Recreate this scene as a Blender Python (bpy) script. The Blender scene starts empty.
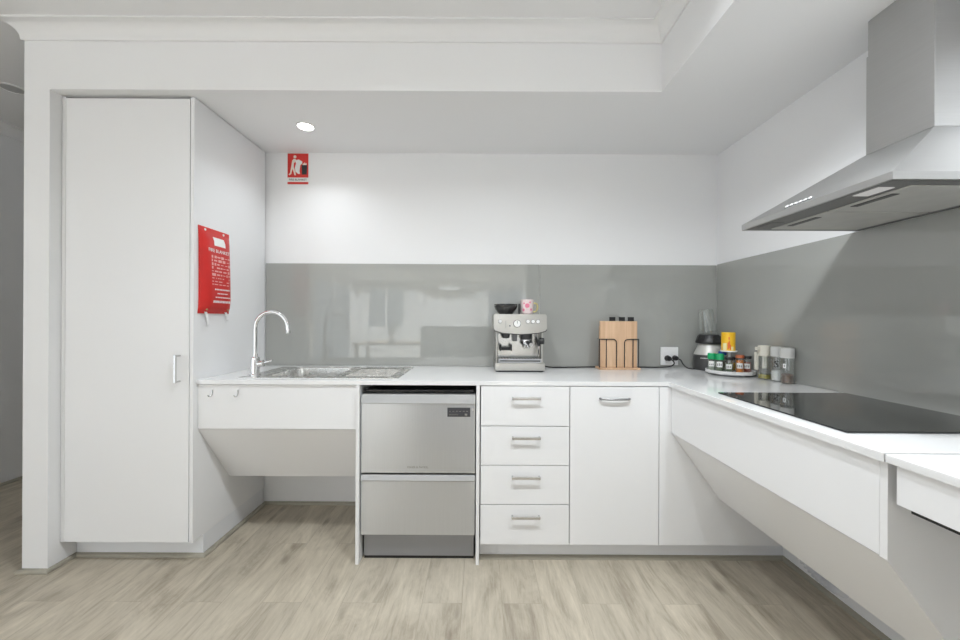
import bpy, bmesh, math, random
from mathutils import Vector, Matrix
R = math.radians
scene = bpy.context.scene
COL = scene.collection
random.seed(7)

# ------------------------------------------------------------------ camera
cam_d = bpy.data.cameras.new('camera')
cam_d.lens = 14.25; cam_d.sensor_width = 36.0; cam_d.clip_start = 0.05; cam_d.clip_end = 100
cam = bpy.data.objects.new('camera', cam_d); COL.objects.link(cam)
cam.matrix_world = Matrix.Translation((0.0, -2.62, 1.275)) @ Matrix.Rotation(R(90), 4, 'X') @ Matrix.Rotation(R(0.28), 4, 'Z')
scene.camera = cam

# ------------------------------------------------------------------ world, view
world = bpy.data.worlds.new('world'); scene.world = world; world.use_nodes = True
bg = world.node_tree.nodes['Background']
bg.inputs['Color'].default_value = (0.80, 0.88, 1.0, 1); bg.inputs['Strength'].default_value = 1.0
vs = scene.view_settings
vs.view_transform = 'Standard'; vs.look = 'None'; vs.gamma = 1.0; vs.use_curve_mapping = False
vs.exposure = -0.74

ADDED_DOOR_GLOW = 3.2      # glow of an added unseen glazed door in the left wall
WINDOW_GLOW = 2.2      # daylight on the blinds of the rear windows
LAMP_MAIN = 70.0       # watts, each living-room downlight, reflected pair and added ones alike
ADDED_LAMP_FRONT = 23.0      # watts, each added unseen downlight lighting the kitchen from the main ceiling
ADDED_LAMP_RIGHT = 15.0      # watts, added unseen downlight brightening the right wall
LAMP_KITCHEN = 2.8     # watts, the kitchen downlight

# ------------------------------------------------------------------ materials
def new_mat(name):
    m = bpy.data.materials.new(name); m.use_nodes = True
    nt = m.node_tree
    return m, nt, nt.nodes['Principled BSDF']

def pmat(name, col, rough=0.5, metal=0.0, noise=0.0, nscale=40.0, bump=0.0, bscale=200.0, coat=0.0, trans=0.0, ior=1.5, spec=0.5):
    m, nt, b = new_mat(name)
    b.inputs['Base Color'].default_value = (*col, 1)
    b.inputs['Roughness'].default_value = rough
    b.inputs['Metallic'].default_value = metal
    b.inputs['IOR'].default_value = ior
    b.inputs['Specular IOR Level'].default_value = spec
    b.inputs['Coat Weight'].default_value = coat
    b.inputs['Coat Roughness'].default_value = 0.03
    b.inputs['Transmission Weight'].default_value = trans
    tc = nt.nodes.new('ShaderNodeTexCoord')
    if noise > 0:
        n = nt.nodes.new('ShaderNodeTexNoise'); n.inputs['Scale'].default_value = nscale; n.inputs['Detail'].default_value = 4
        nt.links.new(tc.outputs['Object'], n.inputs['Vector'])
        mx = nt.nodes.new('ShaderNodeMix'); mx.data_type = 'RGBA'
        mx.inputs['A'].default_value = (*[c * (1 - noise) for c in col], 1)
        mx.inputs['B'].default_value = (*[min(1, c * (1 + noise)) for c in col], 1)
        nt.links.new(n.outputs['Fac'], mx.inputs['Factor'])
        nt.links.new(mx.outputs['Result'], b.inputs['Base Color'])
    if bump > 0:
        n2 = nt.nodes.new('ShaderNodeTexNoise'); n2.inputs['Scale'].default_value = bscale; n2.inputs['Detail'].default_value = 3
        nt.links.new(tc.outputs['Object'], n2.inputs['Vector'])
        bp = nt.nodes.new('ShaderNodeBump'); bp.inputs['Strength'].default_value = bump; bp.inputs['Distance'].default_value = 0.002
        nt.links.new(n2.outputs['Fac'], bp.inputs['Height'])
        nt.links.new(bp.outputs['Normal'], b.inputs['Normal'])
    return m

def emat(name, col, strength):
    m = bpy.data.materials.new(name); m.use_nodes = True
    nt = m.node_tree; nt.nodes.clear()
    e = nt.nodes.new('ShaderNodeEmission'); o = nt.nodes.new('ShaderNodeOutputMaterial')
    e.inputs['Color'].default_value = (*col, 1); e.inputs['Strength'].default_value = strength
    nt.links.new(e.outputs[0], o.inputs[0])
    return m

def brushed(name, col, rough, stretch, amount=0.12):
    """brushed metal: fine noise stretched along one axis drives roughness and a little colour"""
    m, nt, b = new_mat(name)
    b.inputs['Metallic'].default_value = 1.0
    tc = nt.nodes.new('ShaderNodeTexCoord'); mp = nt.nodes.new('ShaderNodeMapping')
    mp.inputs['Scale'].default_value = stretch
    n = nt.nodes.new('ShaderNodeTexNoise'); n.inputs['Scale'].default_value = 1.0; n.inputs['Detail'].default_value = 5
    nt.links.new(tc.outputs['Object'], mp.inputs['Vector']); nt.links.new(mp.outputs['Vector'], n.inputs['Vector'])
    mr = nt.nodes.new('ShaderNodeMapRange')
    mr.inputs['To Min'].default_value = rough - amount * .5; mr.inputs['To Max'].default_value = rough + amount * .5
    nt.links.new(n.outputs['Fac'], mr.inputs['Value']); nt.links.new(mr.outputs['Result'], b.inputs['Roughness'])
    mx = nt.nodes.new('ShaderNodeMix'); mx.data_type = 'RGBA'
    mx.inputs['A'].default_value = (*[c * .93 for c in col], 1); mx.inputs['B'].default_value = (*[min(1, c * 1.06) for c in col], 1)
    nt.links.new(n.outputs['Fac'], mx.inputs['Factor']); nt.links.new(mx.outputs['Result'], b.inputs['Base Color'])
    return m

def aniso(m, amount, rot):
    nt = m.node_tree; b = nt.nodes['Principled BSDF']
    tg = nt.nodes.new('ShaderNodeTangent'); tg.direction_type = 'RADIAL'; tg.axis = 'Z'
    nt.links.new(tg.outputs[0], b.inputs['Tangent']); b.inputs['Anisotropic'].default_value = amount; b.inputs['Anisotropic Rotation'].default_value = rot
    return m

def floor_mat():
    m, nt, b = new_mat('oak_vinyl_planks')
    L = nt.links; N = nt.nodes
    tc = N.new('ShaderNodeTexCoord')
    mp = N.new('ShaderNodeMapping'); mp.inputs['Rotation'].default_value = (0, 0, R(90)); mp.inputs['Location'].default_value = (0.31, 0.075, 0)
    L.new(tc.outputs['Object'], mp.inputs['Vector'])
    br = N.new('ShaderNodeTexBrick')
    br.offset = 0.37; br.inputs['Scale'].default_value = 1.0
    br.inputs['Brick Width'].default_value = 1.22; br.inputs['Row Height'].default_value = 0.18
    br.inputs['Mortar Size'].default_value = 0.0012; br.inputs['Mortar Smooth'].default_value = 0.3
    br.inputs['Color1'].default_value = (0, 0, 0, 1); br.inputs['Color2'].default_value = (1, 1, 1, 1); br.inputs['Mortar'].default_value = (.5, .5, .5, 1)
    br.inputs['Bias'].default_value = 0.0
    L.new(mp.outputs['Vector'], br.inputs['Vector'])
    # per-plank offset for the grain
    cmb = N.new('ShaderNodeVectorMath'); cmb.operation = 'SCALE'; cmb.inputs['Scale'].default_value = 7.3
    L.new(br.outputs['Color'], cmb.inputs[0])
    add = N.new('ShaderNodeVectorMath'); add.operation = 'ADD'
    L.new(tc.outputs['Object'], add.inputs[0]); L.new(cmb.outputs['Vector'], add.inputs[1])
    def grain(sx, sy, detail, rough=.6, dist=0.0):
        g = N.new('ShaderNodeMapping'); g.inputs['Scale'].default_value = (sx, sy, 1)
        L.new(add.outputs['Vector'], g.inputs['Vector'])
        n = N.new('ShaderNodeTexNoise'); n.inputs['Scale'].default_value = 1; n.inputs['Detail'].default_value = detail
        n.inputs['Roughness'].default_value = rough; n.inputs['Distortion'].default_value = dist
        L.new(g.outputs['Vector'], n.inputs['Vector']); return n
    fine = grain(60, 6.0, 8, .75, .5); broad = grain(6.5, 1.9, 5, .6, 1.5)
    r1 = N.new('ShaderNodeValToRGB')
    r1.color_ramp.elements[0].position = .33; r1.color_ramp.elements[0].color = (.30, .255, .195, 1)
    r1.color_ramp.elements[1].position = .66; r1.color_ramp.elements[1].color = (.63, .565, .46, 1)
    e = r1.color_ramp.elements.new(.5); e.color = (.50, .445, .355, 1)
    mixf = N.new('ShaderNodeMix'); mixf.data_type = 'FLOAT'; mixf.inputs['Factor'].default_value = .58
    L.new(fine.outputs['Fac'], mixf.inputs['A']); L.new(broad.outputs['Fac'], mixf.inputs['B'])
    L.new(mixf.outputs['Result'], r1.inputs['Fac'])
    # small dark knots
    kn = N.new('ShaderNodeMapping'); kn.inputs['Scale'].default_value = (5.0, 2.2, 1); L.new(add.outputs['Vector'], kn.inputs['Vector'])
    vo = N.new('ShaderNodeTexVoronoi'); vo.inputs['Scale'].default_value = 1.0; L.new(kn.outputs['Vector'], vo.inputs['Vector'])
    kr = N.new('ShaderNodeMapRange'); kr.inputs['From Min'].default_value = .03; kr.inputs['From Max'].default_value = .13
    kr.inputs['To Min'].default_value = .55; kr.inputs['To Max'].default_value = 0.0; L.new(vo.outputs['Distance'], kr.inputs['Value'])
    km = N.new('ShaderNodeMix'); km.data_type = 'RGBA'; km.inputs['B'].default_value = (.19, .155, .115, 1)
    L.new(kr.outputs['Result'], km.inputs['Factor']); L.new(r1.outputs['Color'], km.inputs['A'])
    # plank to plank tone
    hsv = N.new('ShaderNodeHueSaturation'); mr = N.new('ShaderNodeMapRange')
    mr.inputs['To Min'].default_value = .93; mr.inputs['To Max'].default_value = 1.07
    L.new(br.outputs['Color'], mr.inputs['Value']); L.new(mr.outputs['Result'], hsv.inputs['Value'])
    L.new(km.outputs['Result'], hsv.inputs['Color'])
    mm = N.new('ShaderNodeMix'); mm.data_type = 'RGBA'; mm.inputs['B'].default_value = (.22, .185, .14, 1)
    sc = N.new('ShaderNodeMath'); sc.operation = 'MULTIPLY'; sc.inputs[1].default_value = .35
    L.new(br.outputs['Fac'], sc.inputs[0]); L.new(sc.outputs[0], mm.inputs['Factor'])
    L.new(hsv.outputs['Color'], mm.inputs['A']); L.new(mm.outputs['Result'], b.inputs['Base Color'])
    b.inputs['Roughness'].default_value = .48; b.inputs['Specular IOR Level'].default_value = .35
    bp = N.new('ShaderNodeBump'); bp.inputs['Strength'].default_value = .12; bp.inputs['Distance'].default_value = .002
    L.new(fine.outputs['Fac'], bp.inputs['Height']); L.new(bp.outputs['Normal'], b.inputs['Normal'])
    return m

def wood_mat(name, dark, light, scale=(60, 60, 4), blocks=True):
    m, nt, b = new_mat(name); L = nt.links; N = nt.nodes
    tc = N.new('ShaderNodeTexCoord'); mp = N.new('ShaderNodeMapping'); mp.inputs['Scale'].default_value = scale
    L.new(tc.outputs['Object'], mp.inputs['Vector'])
    n = N.new('ShaderNodeTexNoise'); n.inputs['Scale'].default_value = 1; n.inputs['Detail'].default_value = 6; n.inputs['Distortion'].default_value = .6
    L.new(mp.outputs['Vector'], n.inputs['Vector'])
    # staves: a stepped tone across the width
    sx = N.new('ShaderNodeSeparateXYZ'); L.new(tc.outputs['Object'], sx.inputs[0])
    sn = N.new('ShaderNodeMath'); sn.operation = 'SNAP'; sn.inputs[1].default_value = .042; L.new(sx.outputs['X'], sn.inputs[0])
    wn = N.new('ShaderNodeTexWhiteNoise'); wn.noise_dimensions = '1D'; L.new(sn.outputs[0], wn.inputs['W'])
    ad = N.new('ShaderNodeMath'); ad.operation = 'MULTIPLY_ADD'; ad.inputs[1].default_value = .45 if blocks else 0; L.new(wn.outputs['Value'], ad.inputs[0])
    ms = N.new('ShaderNodeMath'); ms.operation = 'MULTIPLY'; ms.inputs[1].default_value = .75; L.new(n.outputs['Fac'], ms.inputs[0]); L.new(ms.outputs[0], ad.inputs[2])
    mx = N.new('ShaderNodeMix'); mx.data_type = 'RGBA'; mx.inputs['A'].default_value = (*dark, 1); mx.inputs['B'].default_value = (*light, 1)
    L.new(ad.outputs[0], mx.inputs['Factor']); L.new(mx.outputs['Result'], b.inputs['Base Color'])
    b.inputs['Roughness'].default_value = .5
    return m

M = {}
M['wall'] = pmat('wall_paint', (.88, .88, .885), .55, bump=.05, bscale=350)
M['ceil'] = pmat('ceiling_paint', (.89, .89, .895), .7, bump=.04, bscale=300)
M['cornice'] = pmat('cornice_paint', (.88, .88, .88), .6, bump=.02)
M['lam'] = pmat('white_laminate', (.865, .865, .87), .38, bump=.02, bscale=500, spec=.4)
M['lam_edge'] = pmat('white_edging', (.86, .86, .86), .4, bump=.01)
M['kick'] = pmat('pale_kickboard', (.80, .81, .83), .3, bump=.01)
M['stone'] = pmat('white_stone', (.85, .85, .85), .09, noise=.025, nscale=260)
M['floor'] = floor_mat()
M['quad'] = pmat('beige_oak_trim', (.36, .335, .275), .45, noise=.10, nscale=30)
M['splash'] = pmat('grey_painted_glass', (.365, .37, .348), .5, coat=1.0, noise=.01, nscale=3, spec=0.0)
b_ = M['splash'].node_tree.nodes['Principled BSDF']; b_.inputs['Coat IOR'].default_value = 1.62; b_.inputs['Coat Roughness'].default_value = 0.0
M['gap'] = pmat('dark_gap', (.02, .02, .02), .7, bump=.02)
M['steel_v'] = aniso(brushed('brushed_steel', (.64, .66, .69), .34, (420, 420, 3), .08), .75, .25)
M['steel_h'] = brushed('brushed_steel_level', (.50, .49, .465), .30, (3, 3, 420))
M['steel_hood'] = brushed('brushed_steel_hood', (.52, .52, .515), .36, (5, 5, 300))
M['steel_lip'] = brushed('polished_steel_lip', (.50, .51, .52), .48, (3, 3, 300), .06)
M['sinksteel'] = brushed('sink_steel', (.78, .78, .77), .27, (14, 14, 14), .05)
M['midsteel'] = brushed('machine_back_steel', (.42, .415, .40), .22, (300, 300, 3))
M['chrome'] = pmat('chrome', (.82, .82, .83), .06, 1.0, bump=.005)
M['nickel'] = pmat('satin_nickel', (.62, .62, .62), .25, 1.0, bump=.01)
M['darknickel'] = pmat('dark_nickel', (.30, .30, .30), .35, .8, bump=.01)
M['nickel_bright'] = pmat('bright_nickel', (.86, .86, .87), .3, 1.0, bump=.01)
M['collar'] = pmat('satin_grey_collar', (.60, .59, .56), .38, .25, bump=.01)
M['black'] = pmat('black_plastic', (.012, .012, .013), .35, bump=.02)
M['blackgloss'] = pmat('black_gloss', (.010, .010, .011), .12, bump=.0)
M['cord'] = pmat('black_cord', (.012, .012, .012), .5, bump=.02)
M['hob'] = pmat('black_ceramic_glass', (.012, .014, .014), .04, noise=.05, nscale=20, coat=.4)
M['charcoal'] = pmat('charcoal_plastic', (.055, .055, .055), .35, bump=.02)
M['greymid'] = pmat('mid_grey_plastic', (.20, .20, .205), .4, bump=.02)
M['filter'] = pmat('grease_filter_mesh', (.58, .57, .54), .45, .35, noise=.12, nscale=14)
M['hoodunder'] = pmat('hood_underside', (.24, .24, .235), .45, .6, bump=.02)
M['dwkick'] = pmat('grey_steel_kick', (.33, .335, .35), .4, .6, bump=.02)
M['display'] = pmat('display_glass', (.07, .07, .075), .2, bump=.0)
M['white'] = pmat('white_plastic', (.85, .85, .85), .3, bump=.01)
M['paper'] = pmat('white_print', (.86, .86, .84), .6, bump=.01)
M['red'] = pmat('red_vinyl', (.62, .022, .018), .33, noise=.10, nscale=18, bump=.25, bscale=22)
M['redflat'] = pmat('red_sign', (.68, .030, .022), .4, noise=.04)
M['pinkprint'] = pmat('pale_red_print', (.82, .42, .40), .5, noise=.05)
M['signblack'] = pmat('black_sign_print', (.02, .02, .022), .5, noise=.05)
M['skin'] = pmat('cream_print', (.84, .76, .66), .5, noise=.05)
M['greyprint'] = pmat('grey_print', (.28, .28, .28), .5, noise=.05)
M['beech'] = wood_mat('beech_wood', (.46, .245, .125), (.78, .545, .36))
def thin_glass():
    m = bpy.data.materials.new('clear_glass'); m.use_nodes = True; nt = m.node_tree; nt.nodes.clear(); N = nt.nodes
    tr_ = N.new('ShaderNodeBsdfTransparent'); tr_.inputs['Color'].default_value = (.95, .96, .955, 1)
    gl = N.new('ShaderNodeBsdfGlossy'); gl.inputs['Color'].default_value = (1, 1, 1, 1); gl.inputs['Roughness'].default_value = .06
    lw = N.new('ShaderNodeLayerWeight'); lw.inputs['Blend'].default_value = .32
    mr = N.new('ShaderNodeMapRange'); mr.inputs['To Min'].default_value = .05; mr.inputs['To Max'].default_value = .55
    mx = N.new('ShaderNodeMixShader'); o = N.new('ShaderNodeOutputMaterial')
    nt.links.new(lw.outputs['Facing'], mr.inputs['Value']); nt.links.new(mr.outputs['Result'], mx.inputs[0])
    nt.links.new(tr_.outputs[0], mx.inputs[1]); nt.links.new(gl.outputs[0], mx.inputs[2]); nt.links.new(mx.outputs[0], o.inputs[0])
    return m
M['glass'] = thin_glass()
M['smoke'] = pmat('smoked_plastic', (.03, .03, .03), .1, noise=.1)
M['green'] = pmat('green_lid', (.01, .36, .13), .35, bump=.05)
M['blue'] = pmat('blue_lid', (.02, .08, .40), .35, bump=.05)
M['copper'] = pmat('rust_lid', (.42, .12, .05), .35, noise=.1)
M['herb'] = pmat('dried_green_herb', (.17, .22, .14), .9, noise=.55, nscale=160)
M['herbpale'] = pmat('pale_green_herb', (.42, .47, .40), .9, noise=.4, nscale=160)
M['orange'] = pmat('orange_spice', (.80, .26, .02), .8, noise=.25, nscale=120)
M['redspice'] = pmat('red_brown_spice', (.36, .07, .03), .9, noise=.5, nscale=160)
M['yellowspice'] = pmat('yellow_spice', (.72, .45, .04), .9, noise=.3, nscale=120)
M['yellow'] = pmat('yellow_tin', (.86, .50, .02), .35, noise=.06, nscale=14)
M['orangeprint'] = pmat('orange_print', (.80, .16, .03), .45, noise=.1)
M['paleyellow'] = pmat('pale_yellow_print', (.88, .78, .42), .45, noise=.05)
M['cream'] = pmat('cream_plastic', (.74, .71, .62), .35, bump=.02)
M['oil'] = pmat('olive_oil', (.42, .36, .05), .1, noise=.1, nscale=20)
M['salt'] = pmat('white_salt', (.86, .86, .85), .9, noise=.05, nscale=300)
M['pepper'] = pmat('peppercorns', (.16, .10, .07), .9, noise=.7, nscale=150)
M['lidgrey'] = pmat('pale_grey_lid', (.72, .72, .70), .35, bump=.02)
M['pink'] = pmat('pink_flower_print', (.78, .22, .33), .4, noise=.2, nscale=90)
M['mug'] = pmat('flowered_china', (.82, .66, .66), .3, noise=.28, nscale=70)
M['gold'] = pmat('gold_handle', (.55, .48, .22), .3, .5, bump=.01)
M['hose'] = pmat('grey_hose', (.62, .63, .66), .4, bump=.02)
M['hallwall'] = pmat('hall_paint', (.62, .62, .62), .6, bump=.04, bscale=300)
M['sofa'] = pmat('grey_upholstery', (.28, .28, .28), .9, noise=.15, nscale=120, bump=.2, bscale=400)
M['darkwood'] = wood_mat('table_oak', (.24, .16, .10), (.42, .30, .20))
M['leaf'] = pmat('leaf_green', (.10, .20, .08), .6, noise=.3)
M['lensoff'] = pmat('lamp_lens_off', (.50, .50, .50), .4, bump=.02)
M['lampglow'] = emat('lamp_glow', (1.0, .98, .95), 30.0)
M['lampdim'] = emat('hood_lamp_diffuser', (1, .98, .95), .75)
M['blind'] = emat('daylit_blind', (.80, .90, 1.0), WINDOW_GLOW)
M['added_door'] = emat('added_door_glow', (.91, .955, 1.0), ADDED_DOOR_GLOW)

# ------------------------------------------------------------------ mesh helpers
def box(bm, x0, x1, y0, y1, z0, z1, bev=0.0, seg=2):
    t = bmesh.new()
    vs_ = [t.verts.new((x, y, z)) for z in (z0, z1) for y in (y0, y1) for x in (x0, x1)]
    for f in ((0, 2, 3, 1), (4, 5, 7, 6), (0, 1, 5, 4), (2, 6, 7, 3), (0, 4, 6, 2), (1, 3, 7, 5)):
        t.faces.new([vs_[i] for i in f])
    if bev > 0:
        bmesh.ops.bevel(t, geom=list(t.edges), offset=bev, segments=seg, profile=.5, affect='EDGES')
    merge(bm, t)

def merge(bm, t, mat=None):
    if mat is not None: bmesh.ops.transform(t, matrix=mat, verts=list(t.verts))
    me = bpy.data.meshes.new('tmp'); t.to_mesh(me); t.free(); bm.from_mesh(me); bpy.data.meshes.remove(me)

def lathe(bm, prof, cx, cy, seg=32, mat=None, cap=True):
    """prof: list of (r, z); revolve about the vertical through cx, cy"""
    t = bmesh.new(); rings = []
    for r, z in prof:
        if r <= 1e-6: rings.append([t.verts.new((0, 0, z))])
        else: rings.append([t.verts.new((r * math.cos(2 * math.pi * i / seg), r * math.sin(2 * math.pi * i / seg), z)) for i in range(seg)])
    for a, b in zip(rings, rings[1:]):
        if len(a) == 1 and len(b) == 1: continue
        for i in range(seg):
            j = (i + 1) % seg
            if len(a) == 1: t.faces.new((a[0], b[j], b[i])) if False else t.faces.new((a[0], b[i], b[j]))
            elif len(b) == 1: t.faces.new((a[i], a[j], b[0]))
            else: t.faces.new((a[i], a[j], b[j], b[i]))
    if cap:
        if len(rings[0]) > 1: t.faces.new(list(reversed(rings[0])))
        if len(rings[-1]) > 1: t.faces.new(rings[-1])
    bmesh.ops.recalc_face_normals(t, faces=list(t.faces))
    mt = Matrix.Translation((cx, cy, 0))
    merge(bm, t, mt if mat is None else mt @ mat)

def cyl(bm, p0, p1, r0, r1=None, seg=24, bev=0.0):
    p0 = Vector(p0); p1 = Vector(p1); r1 = r0 if r1 is None else r1
    d = p1 - p0; L_ = d.length
    q = Vector((0, 0, 1)).rotation_difference(d.normalized()).to_matrix().to_4x4()
    t = bmesh.new()
    a = [t.verts.new((r0 * math.cos(2 * math.pi * i / seg), r0 * math.sin(2 * math.pi * i / seg), 0)) for i in range(seg)]
    b = [t.verts.new((r1 * math.cos(2 * math.pi * i / seg), r1 * math.sin(2 * math.pi * i / seg), L_)) for i in range(seg)]
    for i in range(seg):
        j = (i + 1) % seg; t.faces.new((a[i], a[j], b[j], b[i]))
    f0 = t.faces.new(list(reversed(a))); f1 = t.faces.new(b)
    if bev > 0:
        es = list(set(list(f0.edges) + list(f1.edges)))
        bmesh.ops.bevel(t, geom=es, offset=bev, segments=2, profile=.5, affect='EDGES')
    merge(bm, t, Matrix.Translation(p0) @ q)

def smooth_path(pts, n=8):
    """Catmull-Rom through pts"""
    P = [Vector(p) for p in pts]; P = [P[0] * 2 - P[1]] + P + [P[-1] * 2 - P[-2]]
    out = []
    for i in range(1, len(P) - 2):
        a, b, c, d = P[i - 1], P[i], P[i + 1], P[i + 2]
        for k in range(n):
            t = k / n
            out.append(.5 * ((2 * b) + (c - a) * t + (2 * a - 5 * b + 4 * c - d) * t * t + (3 * b - a - 3 * c + d) * t ** 3))
    out.append(P[-2]); return out

def tube(bm, pts, r, seg=12, radii=None):
    pts = [Vector(p) for p in pts]; t = bmesh.new(); rings = []
    up = None
    for i, p in enumerate(pts):
        d = (pts[min(i + 1, len(pts) - 1)] - pts[max(i - 1, 0)]).normalized()
        if up is None:
            up = d.orthogonal().normalized()
        up = (up - d * up.dot(d)).normalized(); s = d.cross(up)
        rr = radii[i] if radii else r
        rings.append([t.verts.new(p + up * rr * math.cos(2 * math.pi * k / seg) + s * rr * math.sin(2 * math.pi * k / seg)) for k in range(seg)])
    for a, b in zip(rings, rings[1:]):
        for i in range(seg):
            j = (i + 1) % seg; t.faces.new((a[i], a[j], b[j], b[i]))
    t.faces.new(list(reversed(rings[0]))); t.faces.new(rings[-1])
    bmesh.ops.recalc_face_normals(t, faces=list(t.faces))
    merge(bm, t)

def prism(bm, poly, lo, hi, axis):
    """poly: 2D outline; axis 'X' -> (y,z), 'Y' -> (x,z), 'Z' -> (x,y)"""
    t = bmesh.new()
    def P(a, b, c): return {'X': (c, a, b), 'Y': (a, c, b), 'Z': (a, b, c)}[axis]
    A = [t.verts.new(P(a, b, lo)) for a, b in poly]; B = [t.verts.new(P(a, b, hi)) for a, b in poly]
    n = len(poly)
    t.faces.new(A); t.faces.new(list(reversed(B)))
    for i in range(n):
        j = (i + 1) % n; t.faces.new((A[i], B[i], B[j], A[j]))
    bmesh.ops.recalc_face_normals(t, faces=list(t.faces))
    merge(bm, t)

def cells(bm, us, vs2, solid, lo, hi, axis='Z'):
    """slab made of grid cells, outer faces only"""
    t = bmesh.new(); cache = {}
    def P(a, b, c): return {'X': (c, a, b), 'Y': (a, c, b), 'Z': (a, b, c)}[axis]
    def V(i, j, k):
        if (i, j, k) not in cache: cache[(i, j, k)] = t.verts.new(P(us[i], vs2[j], (lo, hi)[k]))
        return cache[(i, j, k)]
    nu, nv = len(us) - 1, len(vs2) - 1
    S = lambda i, j: 0 <= i < nu and 0 <= j < nv and solid(i, j)
    for i in range(nu):
        for j in range(nv):
            if not S(i, j): continue
            for k in (0, 1): t.faces.new((V(i, j, k), V(i + 1, j, k), V(i + 1, j + 1, k), V(i, j + 1, k)))
            if not S(i - 1, j): t.faces.new((V(i, j, 0), V(i, j + 1, 0), V(i, j + 1, 1), V(i, j, 1)))
            if not S(i + 1, j): t.faces.new((V(i + 1, j, 0), V(i + 1, j + 1, 0), V(i + 1, j + 1, 1), V(i + 1, j, 1)))
            if not S(i, j - 1): t.faces.new((V(i, j, 0), V(i + 1, j, 0), V(i + 1, j, 1), V(i, j, 1)))
            if not S(i, j + 1): t.faces.new((V(i, j + 1, 0), V(i + 1, j + 1, 0), V(i + 1, j + 1, 1), V(i, j + 1, 1)))
    bmesh.ops.recalc_face_normals(t, faces=list(t.faces))
    merge(bm, t)

def text_bm(bm, body, size, mat, extrude=.0003):
    cu = bpy.data.curves.new('txt', 'FONT'); cu.body = body; cu.size = size; cu.extrude = extrude
    cu.align_x = 'CENTER'; cu.align_y = 'CENTER'; cu.resolution_u = 2
    o = bpy.data.objects.new('txt', cu); COL.objects.link(o)
    dg = bpy.context.evaluated_depsgraph_get(); dg.update()
    me = bpy.data.meshes.new_from_object(o.evaluated_get(dg))
    t = bmesh.new(); t.from_mesh(me)
    bpy.data.objects.remove(o); bpy.data.curves.remove(cu); bpy.data.meshes.remove(me)
    merge(bm, t, mat)

FRONT = lambda x, y, z: Matrix.Translation((x, y, z)) @ Matrix.Rotation(R(90), 4, 'X')              # reads from -Y
SIDE = lambda x, y, z: Matrix.Translation((x, y, z)) @ Matrix.Rotation(R(90), 4, 'Z') @ Matrix.Rotation(R(90), 4, 'X')   # reads from +X
SIDEL = lambda x, y, z: Matrix.Translation((x, y, z)) @ Matrix.Rotation(R(-90), 4, 'Z') @ Matrix.Rotation(R(90), 4, 'X')  # reads from -X

def wpos(o):
    p = Vector((0, 0, 0))
    while o is not None: p = p + o.location; o = o.parent
    return p

def build(name, bm, mat, parent=None, origin=None, sharp=35, wn=True):
    """one mesh object out of world-space geometry"""
    if origin is not None: o0 = Vector(origin)
    elif parent is not None: o0 = wpos(parent)
    else:
        xs = [v.co for v in bm.verts]
        o0 = Vector(((min(v.x for v in xs) + max(v.x for v in xs)) / 2, (min(v.y for v in xs) + max(v.y for v in xs)) / 2, min(v.z for v in xs)))
    bmesh.ops.translate(bm, vec=-o0, verts=list(bm.verts))
    me = bpy.data.meshes.new(name); bm.to_mesh(me); bm.free()
    for p in me.polygons: p.use_smooth = True
    me.set_sharp_from_angle(angle=R(sharp))
    me.materials.append(mat)
    o = bpy.data.objects.new(name, me); COL.objects.link(o)
    if wn:
        w_ = o.modifiers.new('weighted_normal', 'WEIGHTED_NORMAL'); w_.keep_sharp = True; w_.weight = 80
    if parent is not None:
        o.parent = parent; o.location = o0 - wpos(parent)
    else: o.location = o0
    return o

def B(): return bmesh.new()
def bx(name, mat, parent, x0, x1, y0, y1, z0, z1, bev=0.0015, origin=None):
    b = B(); box(b, x0, x1, y0, y1, z0, z1, bev); return build(name, b, mat, parent, origin)

def thing(name, label, cat, loc, group=None):
    o = bpy.data.objects.new(name, None); COL.objects.link(o); o.location = loc
    o.empty_display_size = .05
    o['label'] = label; o['category'] = cat
    if group: o['group'] = group
    return o
def tag(o, label, cat, group=None):
    o['label'] = label; o['category'] = cat
    if group: o['group'] = group
    return o
def struct(o):
    o['kind'] = 'structure'; return o
def dup(root, loc, label, group=None):
    r = root.copy(); COL.objects.link(r); r.location = loc; r['label'] = label
    if group: r['group'] = group
    for ch in list(root.children):
        c = ch.copy(); COL.objects.link(c); c.parent = r
        for g in list(ch.children):
            d = g.copy(); COL.objects.link(d); d.parent = c
    return r

# ------------------------------------------------------------------ key dimensions
XL, XR = -2.162, 1.634        # inner face of the nib wall / right wall
XH = -3.63                    # far left wall of the hall and living room
ZC, ZM = 2.422, 2.738         # kitchen soffit / main ceiling
YB = -0.715                   # bulkhead front
YREAR = -8.6
XB = 0.905                    # bulkhead side over the right bench
BT, BB = 0.956, 0.934         # worktop top / underside

# ------------------------------------------------------------------ structure
struct(bx('floor', M['floor'], None, XH - .1, XR + .1, YREAR - .1, 2.1, -.08, 0, 0, origin=(0, 0, 0)))
struct(bx('ceiling', M['ceil'], None, XH - .1, XR + .1, YREAR - .1, 2.1, ZM, ZM + .08, 0))
struct(bx('ceiling_living', M['ceil'], None, XH, XR, YREAR, -5.2, 2.44, ZM - .001, 0))
b = B()
cells(b, [-2.29, XB, XR + .1], [-4.0, YB, 0.0], lambda i, j: j == 1 or i == 1, ZC, ZM, 'Z')
struct(build('ceiling_kitchen', b, M['ceil']))
struct(bx('wall_back', M['wall'], None, -2.29, XR + .1, 0, .1, 0, ZM, 0))
struct(bx('wall_right', M['wall'], None, XR, XR + .1, YREAR, 0, 0, ZC, 0))
struct(bx('wall_left', M['wall'], None, -2.29, XL, YB, 2.0, 0, ZC, 0))
struct(bx('wall_hall_end', M['hallwall'], None, XH, -2.29, 2.0, 2.1, 0, ZM, 0))
struct(bx('wall_nib', M['wall'], None, .80, XR, -4.12, -4.0, 0, ZM, 0))
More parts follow.
